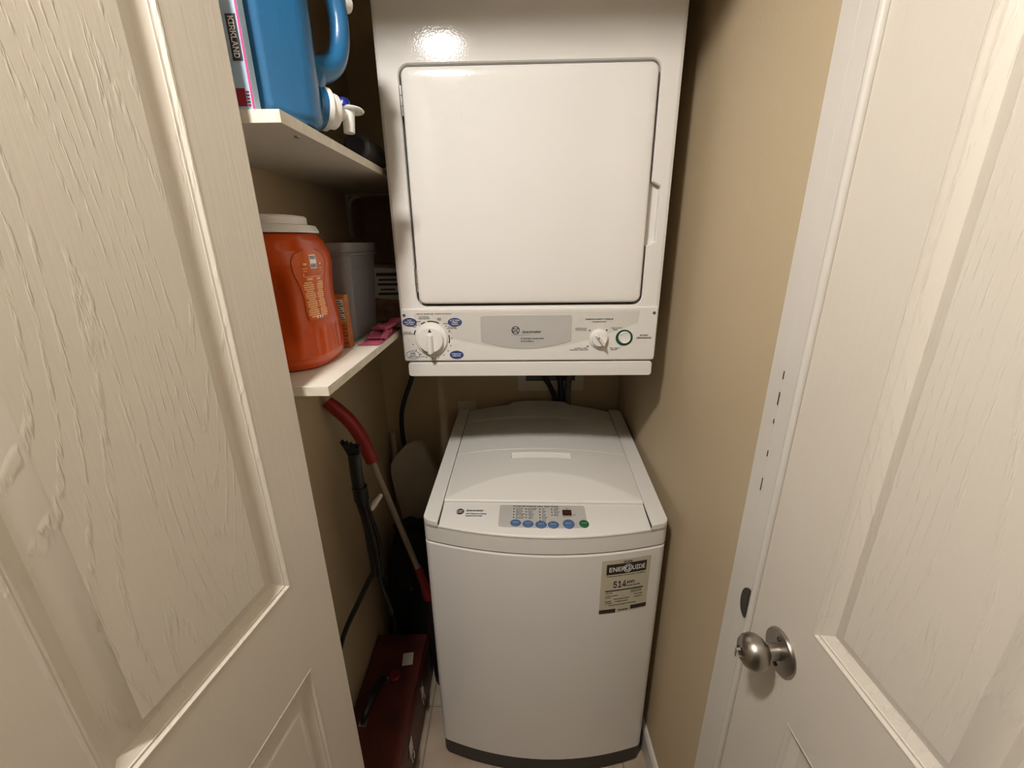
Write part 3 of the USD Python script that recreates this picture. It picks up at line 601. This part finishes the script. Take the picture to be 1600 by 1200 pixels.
# ---------------------------------------------------------------- orange tub on the lower shelf
lz = ZL1
tu = thing('detergent_tub', 'orange plastic detergent tub with a white lid on the lower shelf', 'tub', (-.4010, .7450, lz))
PZ = [0, .004, .012, .022, .07, .100, .125, .150, .172, .192, .208, .2180, .2200]
PS = [.86, .93, .975, 1.0, .995, .955, .935, .955, .985, .96, .87, .775, .70]
def tub_r(th, z):
    s = np.interp(z, PZ, PS); e = 2.9
    r = 1 / (np.abs(np.cos(th) / .083) ** e + np.abs(np.sin(th) / .089) ** e) ** (1 / e)
    def dent(tc, zc, st, sz, d):
        dt = (th - tc + np.pi) % (2 * np.pi) - np.pi; return d * np.exp(-(dt / st) ** 4 - ((z - zc) / sz) ** 4)
    r = r * s - dent(math.radians(-74), .105, .30, .060, .017) - dent(math.radians(95), .105, .42, .055, .020)
    dt = (th - math.radians(-25) + np.pi) % (2 * np.pi) - np.pi
    rib = np.exp(-(dt / .62) ** 6) * np.exp(-((z - .046) / .022) ** 6)
    r = r + .0014 * rib * np.cos(dt * 26)
    groove = np.exp(-((z - .018) / .0025) ** 2); return r - .0012 * groove
def tub_p(th, z, lift=0.): r = tub_r(th, z) + lift; return np.c_[r * np.cos(th), r * np.sin(th), z]
th = np.arange(144) * 2 * np.pi / 144
zz = np.unique(np.r_[PZ, np.linspace(0, .22, 60)])
obj('tub_body', loft([tub_p(th, np.full(144, z)) for z in zz]), orange, tu, smooth=60)
def sup(a, b, z, e=2.6, n=64):
    t = np.arange(n) * 2 * np.pi / n; c, s = np.cos(t), np.sin(t)
    return np.c_[a * np.sign(c) * np.abs(c) ** (2 / e), b * np.sign(s) * np.abs(s) ** (2 / e), np.full(n, z)]
obj('tub_lid', loft([sup(.058, .062, .2195), sup(.0700, .074, .2200), sup(.0705, .0745, .2235), sup(.066, .070, .2315), sup(.0545, .0585, .2335), sup(.0545, .0585, .2440), sup(.052, .056, .2465)]), tublid, tu, smooth=30, label='white screw lid')
LC = math.radians(-24)
def lab_w(z): return np.interp(z, [.082, .095, .118, .138, .158, .176, .188, .1945], [.27, .30, .29, .33, .41, .43, .36, .16])
def tpatch(c, hw, z0, z1, lift, name, m, parent, nz=2, label=None):
    zs = np.linspace(z0, z1, nz); hwf = hw if callable(hw) else (lambda z: hw)
    return obj(name, grid(np.linspace(-1, 1, 14), zs, lambda u, v: tub_p(c + u * hwf(v), v, lift)), m, parent, smooth=True, label=label)
lb = tpatch(LC, lab_w, .083, .1940, .0011, 'back_label', orangel, tu, 26, 'figure-eight shaped instruction label')
for s in (-1, 1):
    zs = np.linspace(.083, .194, 30); obj('label_edge', tube(tub_p(LC + s * lab_w(zs) * 1.03, zs, .0008), .0012, 6, 0), orange, lb)
bc = tpatch(LC + .00, .092, .1645, .1860, .0016, 'barcode', inkw, lb, 3, 'white barcode field')
rng = np.random.default_rng(4)
u = -.078
while u < .075:
    w = rng.choice([.003, .005, .008]); tpatch(LC + u + w, w * .8, .1665, .1842, .0020, 'bar', ink, bc); u += w * 2 + rng.choice([.005, .008])
for s in (-1, 1):
    tpatch(LC + s * .21, .035, .1700, .1735, .0015, 'print_line', tan, lb); tpatch(LC + s * .22, .05, .1640, .1655, .0015, 'print_line', tan, lb); tpatch(LC + s * .22, .04, .1600, .1615, .0015, 'print_line', tan, lb)
    tpatch(LC + s * .255, .010, .1530, .1575, .0016, 'print_line', tan, lb)
    tpatch(LC + s * .13, .07, .1465, .1500, .0015, 'print_line', tan, lb)
tpatch(LC, .24, .1515, .1526, .0015, 'print_line', tan, lb)
for col in (-1, 1):
    for i in range(17):
        z = .1440 - i * .0034; hw = min(.118, (lab_w(z) - .03) / 2) * (1 if i % 4 else .72)
        tpatch(LC + col * (.012 + (lab_w(z) - .03) / 2), hw, z - .0024, z, .0015, 'print_line', tan, lb)
tpatch(LC - .10, .02, .0850, .0895, .0016, 'print_line', inkw, lb); tpatch(LC - .03, .02, .0850, .0895, .0016, 'print_line', inkw, lb); tpatch(LC + .03, .015, .0850, .0895, .0016, 'print_line', inkw, lb)

# carton, bin, cloth and pack behind the tub
ct = thing('small_carton', 'small orange carton squeezed between the tub and the clear bin', 'carton', (-.386, .8375, lz))
obj('carton_body', cbox(0, .0565, 0, .022, .0004, .107, .0008), yel, ct, smooth=False)
pn = obj('nutrition_panel', extr(sbox(.0380, .055, .0545, .098), .0003, -.0004), packw, ct, smooth=False, label='pale printed panel')
for i in range(9): obj('print_line', extr(sbox(.0395, .057 + i * .0045, .0535 - .003 * (i % 3), .0592 + i * .0045), .0003, -.0006), ink, pn, smooth=False)
for i in range(6): obj('print_line', extr(sbox(.040, .010 + i * .007, .0545 - .004 * (i % 2), .0125 + i * .007), .0003, -.0004), maroon, ct, smooth=False)
bn = thing('clear_bin', 'tall clear plastic storage bin behind the orange tub', 'bin', (-.3985, .963, lz))
def rring(a, b, r, z, n=6): c = np.array(rrect(-a, a, -b, b, r, n).exterior.coords)[:-1]; return np.c_[c, np.full(len(c), z)]
outs = [rring(.060, .078, .016, .0006), rring(.064, .082, .018, .004), rring(.075, .094, .02, .185), rring(.0775, .0965, .021, .186), rring(.0785, .0975, .021, .204)]
ins = [rring(.0760, .0950, .02, .204), rring(.0735, .0925, .02, .184), rring(.0625, .0805, .017, .006)]
obj('bin_shell', loft(outs + ins), bin_m, bn, smooth=40)
obj('rim_band', loft([rring(.0780, .0970, .021, .1790), rring(.0800, .0990, .021, .1800), rring(.0800, .0990, .021, .1830), rring(.0780, .0970, .021, .1840)]), bin_m, bn, smooth=40)
ctn = obj('contents', loft([rring(.058, .076, .014, .0075), rring(.066, .085, .016, .10), rring(.060, .078, .02, .150), rring(.03, .04, .02, .158)]), mat('bin_contents', (.16, .11, .18), .8, bump=(60, .004, 3)), bn, label='purple grey contents')
cl = thing('folded_cloth', 'pink cloth crumpled on the shelf edge beside the clear bin', 'cloth', (-.2985, .955, lz))
rng = np.random.default_rng(9)
def sheet(x0, x1, y0, y1, z, amp, seed, t=.004):
    us, vs = np.linspace(x0, x1, 26), np.linspace(y0, y1, 40)
    def f(u, v):
        e = np.clip(np.minimum.reduce([u - x0, x1 - u, v - y0, y1 - v]) / .008, 0, 1)
        q = np.c_[u * 55, v * 28, np.full(len(u), seed * 3.1)]; w = meshkit.fbm(q, 3, seed) - .5
        du = .006 * (meshkit.noise(np.c_[v * 40, u * 0 + seed, u * 0], seed) - .5)
        return np.c_[u + du, v, z + t * .5 + np.maximum(amp * w, -z * .4) + .003 * e]
    m = hfield(us, vs, f, -(max(z - .001, .0006)) if z > .001 else -.0006); return m
obj('fold', sheet(-.022, .0215, -.100, .085, .0, .016, 2), cloth_m, cl, smooth=60)
obj('fold', rot(sheet(-.019, .020, -.070, .055, .0095, .026, 5), 8, (0, 0, 1)), cloth_m, cl, smooth=60)
obj('fold', rot(sheet(-.017, .018, -.020, .080, .0190, .034, 7), -10, (0, 0, 1)), cloth_m, cl, smooth=60)
pk = thing('paper_pack', 'white and brown printed pack near the dryer on the lower shelf', 'pack', (-.392, 1.115, lz))
obj('pack_body', cbox(0, .105, 0, .06, .0004, .150, .003), kraft, pk, smooth=20)
pw = obj('pack_label', extr(Polygon([(.001, .070), (.104, .060), (.104, .140), (.001, .146)]), .0004, -.0005), packw, pk, smooth=False, label='white label with black lettering')
for i, (a, b, h) in enumerate([(.045, .100, .008), (.050, .096, .005), (.046, .098, .006), (.052, .090, .004), (.046, .100, .006)]):
    obj('print_line', extr(sbox(a, .122 - i * .012, b, .122 - i * .012 + h), .0003, -.0008), ink, pw, smooth=False)

# ---------------------------------------------------------------- things in the gap left of the washer
tb = thing('toolbox', 'worn red metal toolbox lying on the floor left of the washer', 'toolbox', (-.395, .905, 0))
obj('box_base', cbox(-.086, .086, -.225, .215, .001, .150, .003), redbox, tb)
obj('box_lid', hull([(x * .089, y, z) for x in (-1, 1) for y in (-.228, .218) for z in (.151, .185)] + [(x * .082, y, .206) for x in (-1, 1) for y in (-.222, .212)]), redbox, tb)
for y in (-.10, .06):
    l = obj('latch', cbox(.0885, .0935, y - .014, y + .014, .115, .172, .001), chrome, tb, label='steel latch')
    obj('latch_loop', tube([(.0945, y - .009, .118), (.0955, y - .009, .095), (.0955, y + .009, .095), (.0945, y + .009, .118)], .0018, 8), chrome, l)
obj('paper_sticker', rot(box(-.017, .017, -.022, .022, .2061, .2066), 8, (0, 0, 1)).apply_translation([.038, .120, 0]), stick_m, tb, smooth=False, label='small white paper sticker')
hd = obj('handle', tube([(-.045, -.075, .2075), (-.040, -.066, .232), (-.030, -.02, .241), (-.020, .030, .232), (-.015, .045, .2075)], [.009, .011, .012, .011, .009], 12), black, tb, label='black carry handle')
for y, x in ((-.075, -.045), (.045, -.015)): obj('handle_mount', cbox(x - .011, x + .011, y - .012, y + .012, .2055, .2125, .001), chrome, hd)
obj('red_plug', mv(lathe([(0, 0), (.018, 0), (.018, .012), (.014, .016), (0, .016)], 20), .012, .056, .2058), mat('plug_red', (.14, .006, .008), .5), tb, label='bright red round plug')
# black bag
bg = thing('black_bag', 'slouched black fabric bag standing behind the red toolbox', 'bag', (-.352, 1.256, 0))
bag = trimesh.creation.icosphere(5, 1.0); v = bag.vertices
v = np.sign(v) * np.abs(v) ** .75 * [.108, .095, .285]; v[:, 2] += .285
v += (meshkit.fbm(v * [18, 18, 9], 3, 3)[:, None] - .5) * .05 * (v / (np.linalg.norm(v, axis=1, keepdims=True) + 1e-9)); v[:, 2] = np.maximum(v[:, 2], .001); v[:, 0] = np.clip(v[:, 0], -.13, .098)
obj('bag_body', T(v, bag.faces), blackf, bg, smooth=True)
obj('bag_strap', tube([(-.06, -.02, .55), (-.05, -.05, .60), (0, -.06, .615), (.04, -.05, .59), (.05, -.02, .54)], .008, 10), blackf, bg)
obj('zip_pull', cbox(.000, .006, -.138, -.130, .40, .412, .001), chrome, bg)
# red handled shovel
def E(x, y, z): return (x, y, z + EYE)
sv = thing('red_handled_shovel', 'long shovel with a bent dark red grip leaning on the closet wall', 'shovel')
obj('grip', tube([E(-.4725, 1.000, -.380), E(-.450, 1.0, -.402), E(-.424, 1.000, -.432), E(-.4025, 1.003, -.475), E(-.390, 1.006, -.520), E(-.3805, 1.008, -.556)], [.0155, .0175, .0175, .0175, .0175, .0165], 18, 8), redg, sv, smooth=60)
obj('shaft', tube([E(-.382, 1.008, -.552), E(-.345, 1.020, -.720), E(-.290, 1.035, -.965)], .0085, 14, 6), woodshaft, sv, smooth=60)
obj('socket', tube([E(-.296, 1.034, -.935), E(-.281, 1.038, -1.01), E(-.272, 1.040, -1.06)], [.012, .014, .016], 14, 4), mat('socket_red', (.13, .008, .008), .5), sv, smooth=60)
bl = grid(np.linspace(-1, 1, 9), np.linspace(0, 1, 9), lambda u, v: np.c_[-.272 + .018 * v + .030 * u, 1.040 + .02 * v + .012 * u * u, EYE - 1.05 - .42 * v])
bl2 = T(np.vstack([bl.vertices, bl.vertices + [0, .004, 0]]), np.vstack([bl.faces, bl.faces[:, ::-1] + len(bl.vertices)]))
obj('blade', bl2, black, sv, smooth=40)
# black folding stand
st = thing('folding_stand', 'black folding stand with a toothed clamp on top against the closet wall', 'stand')
hp = Polygon([(-.414, -.448), (-.408, -.456), (-.404, -.451), (-.399, -.459), (-.394, -.455), (-.389, -.462), (-.383, -.459), (-.378, -.464), (-.372, -.462), (-.370, -.476), (-.379, -.492), (-.396, -.492), (-.404, -.470)])
obj('clamp', T(np.c_[(e := extr(hp, .018, .905)).vertices[:, :2], e.vertices[:, 2] + EYE], e.faces), black, st, smooth=20, label='toothed clamp head')
obj('post', tube([E(-.388, .914, -.480), E(-.388, .914, -.56), E(-.384, .914, -.62), E(-.379, .914, -.70), E(-.377, .916, -.85)], [.0145, .0150, .0155, .0115, .0120], 14, 6), black, st, smooth=60)
obj('collar', tube([E(-.386, .914, -.575), E(-.3845, .914, -.612)], .0185, 16, 0), black, st)
for dx, dy in ((.012, .004), (-.006, .012), (.010, -.008)):
    obj('folded_rod', tube([E(-.384 + dx * .6, .914 + dy, -.63), E(-.376 + dx * 1.3, .916 + dy * 1.5, -.75), E(-.374 + dx, .917 + dy, -.86)], .0065, 10, 6), black, st, smooth=60)
obj('leg', tube([E(-.376, .917, -.83), E(-.420, .885, -.91), E(-.470, .850, -1.02), E(-.480, .80, -1.15)], .0095, 10, 6, .6), black, st, smooth=60)
obj('leg', tube([E(-.372, .918, -.84), E(-.368, .930, -.92), E(-.364, .945, -.98), E(-.362, .955, -1.03)], .0075, 10, 6), black, st, smooth=60)
obj('leg', tube([E(-.380, .920, -.84), E(-.412, 1.045, -1.0), E(-.440, 1.139, -1.26), E(-.462, 1.143, -1.50)], .0075, 10, 6), black, st, smooth=60)
obj('lever', hull(np.vstack([_sp * .008 + E(-.362, .935, -.640), _sp * .0055 + E(-.345, .938, -.618), _sp * .006 + E(-.368, .93, -.650)])), capw, st, label='small white plastic lever')
# ironing board standing on end
ib = thing('ironing_board', 'narrow beige covered ironing board standing between wall and washer', 'ironing board')
op = Polygon([(-.462, -.817), (-.457, -.779), (-.434, -.742), (-.394, -.702), (-.364, -.686), (-.336, -.693), (-.315, -.737), (-.292, -.805), (-.275, -.875), (-.2450, -1.00), (-.2250, -1.15), (-.2250, -1.490), (-.330, -1.490), (-.352, -1.365), (-.418, -1.091), (-.453, -.910)]).buffer(-.012).buffer(.012, quad_segs=6)
e = extr(op.buffer(-.003), .026, 1.386); e2 = extr(op, .020, 1.389)
obj('board', T(np.vstack([e.vertices, e2.vertices]) + [0, 0, EYE], np.vstack([e.faces, e2.faces + len(e.vertices)])), board_m, ib, smooth=30)
obj('frame_rail', tube([E(-.458, 1.418, -.90), E(-.424, 1.418, -1.091), E(-.360, 1.418, -1.365), E(-.335, 1.418, -1.497)], .0065, 8), redg, ib)

# pale stick in the corner
sk = thing('broom_stick', 'pale thin stick standing in the back corner behind the ironing board', 'stick')
obj('shaft', tube([E(-.462, 1.468, -.690), E(-.455, 1.455, -1.0), E(-.440, 1.44, -1.40)], .0095, 12, 4), wood_m, sk, smooth=60)
obj('brush_head', cbox(-.478, -.405, 1.41, 1.465, .004, .11, .006), woodshaft, sk)
# cords, hoses, wall boxes
pc = thing('power_cord', 'blue-black power cord hanging from the dryer into the back corner', 'cord')
obj('cable', tube([E(-.310, 1.46, -.270), E(-.345, 1.455, -.400), E(-.368, 1.45, -.470), E(-.398, 1.45, -.545), E(-.414, 1.45, -.60), E(-.420, 1.452, -.66), E(-.418, 1.455, -.74), E(-.410, 1.462, -.90)], .0085, 12, 8), cordm, pc, smooth=60)
obj('plug', tube([E(-.410, 1.462, -.895), E(-.408, 1.478, -.93), E(-.408, 1.494, -.932)], .016, 14, 4), cordm, pc, smooth=60)
wb = thing('washer_outlet_box', 'white recessed water supply box on the back wall behind the hoses', 'outlet box', (.0200, YB, EYE))
fr = rrect(0, .2460, -.533, -.360, .004).difference(sbox(.030, -.494, .214, -.385))
obj('face_frame', extr(fr, .005, -.0052), outm, wb, smooth=False)
obj('box_recess', extr(sbox(.030, -.494, .214, -.385), .002, -.0025), gap_m, wb, smooth=False)
for x, m, l in ((.105, redg, 'red hot water valve'), (.165, inkb, 'blue cold water valve')): obj('valve', mv(lathe([(0, 0), (.012, 0), (.012, .02), (0, .022)], 18, 'y').apply_transform(np.diag([1, -1, 1, 1])), x, -.0025, -.44), m, wb, label=l)
for pts, r, m, l in [([E(.118, 1.470, -.462), E(.124, 1.474, -.482), E(.142, 1.478, -.515), E(.160, 1.478, -.567), E(.162, 1.480, -.66), E(.150, 1.480, -.80)], .0085, cordm, 'black water hose, the slanting one on the back wall'),
                     ([E(.172, 1.470, -.462), E(.176, 1.474, -.482), E(.184, 1.478, -.567), E(.192, 1.480, -.70), E(.196, 1.480, -.80)], .0105, cordm, 'black water hose hanging straight down beside the grey one'),
                     ([E(.212, 1.470, -.45), E(.208, 1.470, -.478), E(.206, 1.475, -.52), E(.210, 1.479, -.60), E(.230, 1.480, -.70), E(.242, 1.480, -.80)], .0095, hoseg, 'ribbed grey drain hose on the back wall')]:
    h = thing('water_hose', l, 'hose'); obj('hose_tube', tube(pts, r, 14, 10), m, h, smooth=60)
    q = np.array(pts[-1]); obj('end_fitting', tube([q + [0, 0, .02], q - [0, 0, .02]], r + .002, 14, 0), chrome, h)
    if m is hoseg:
        p = spline(pts, 10)
        for i in range(4, 26, 1): obj('rib', tube([p[i], p[i] + (p[i + 1] - p[i]) * .35], r + .0012, 14, 0), m, h, smooth=30)
wo = thing('wall_outlet', 'beige wall outlet plate low behind the left rear of the washer', 'outlet', (-.176, YB, EYE - .6205))
obj('plate', slab(rrect(-.034, .034, -.057, .0475, .004), [(-.0002, 0), (-.003, 0), (-.005, .003)]), outm, wo)
for x in (-.0085, .0075): obj('slot', extr(sbox(x - .0014, .008, x + .0014, .018), .0008, -.0056), ink, wo, smooth=False)
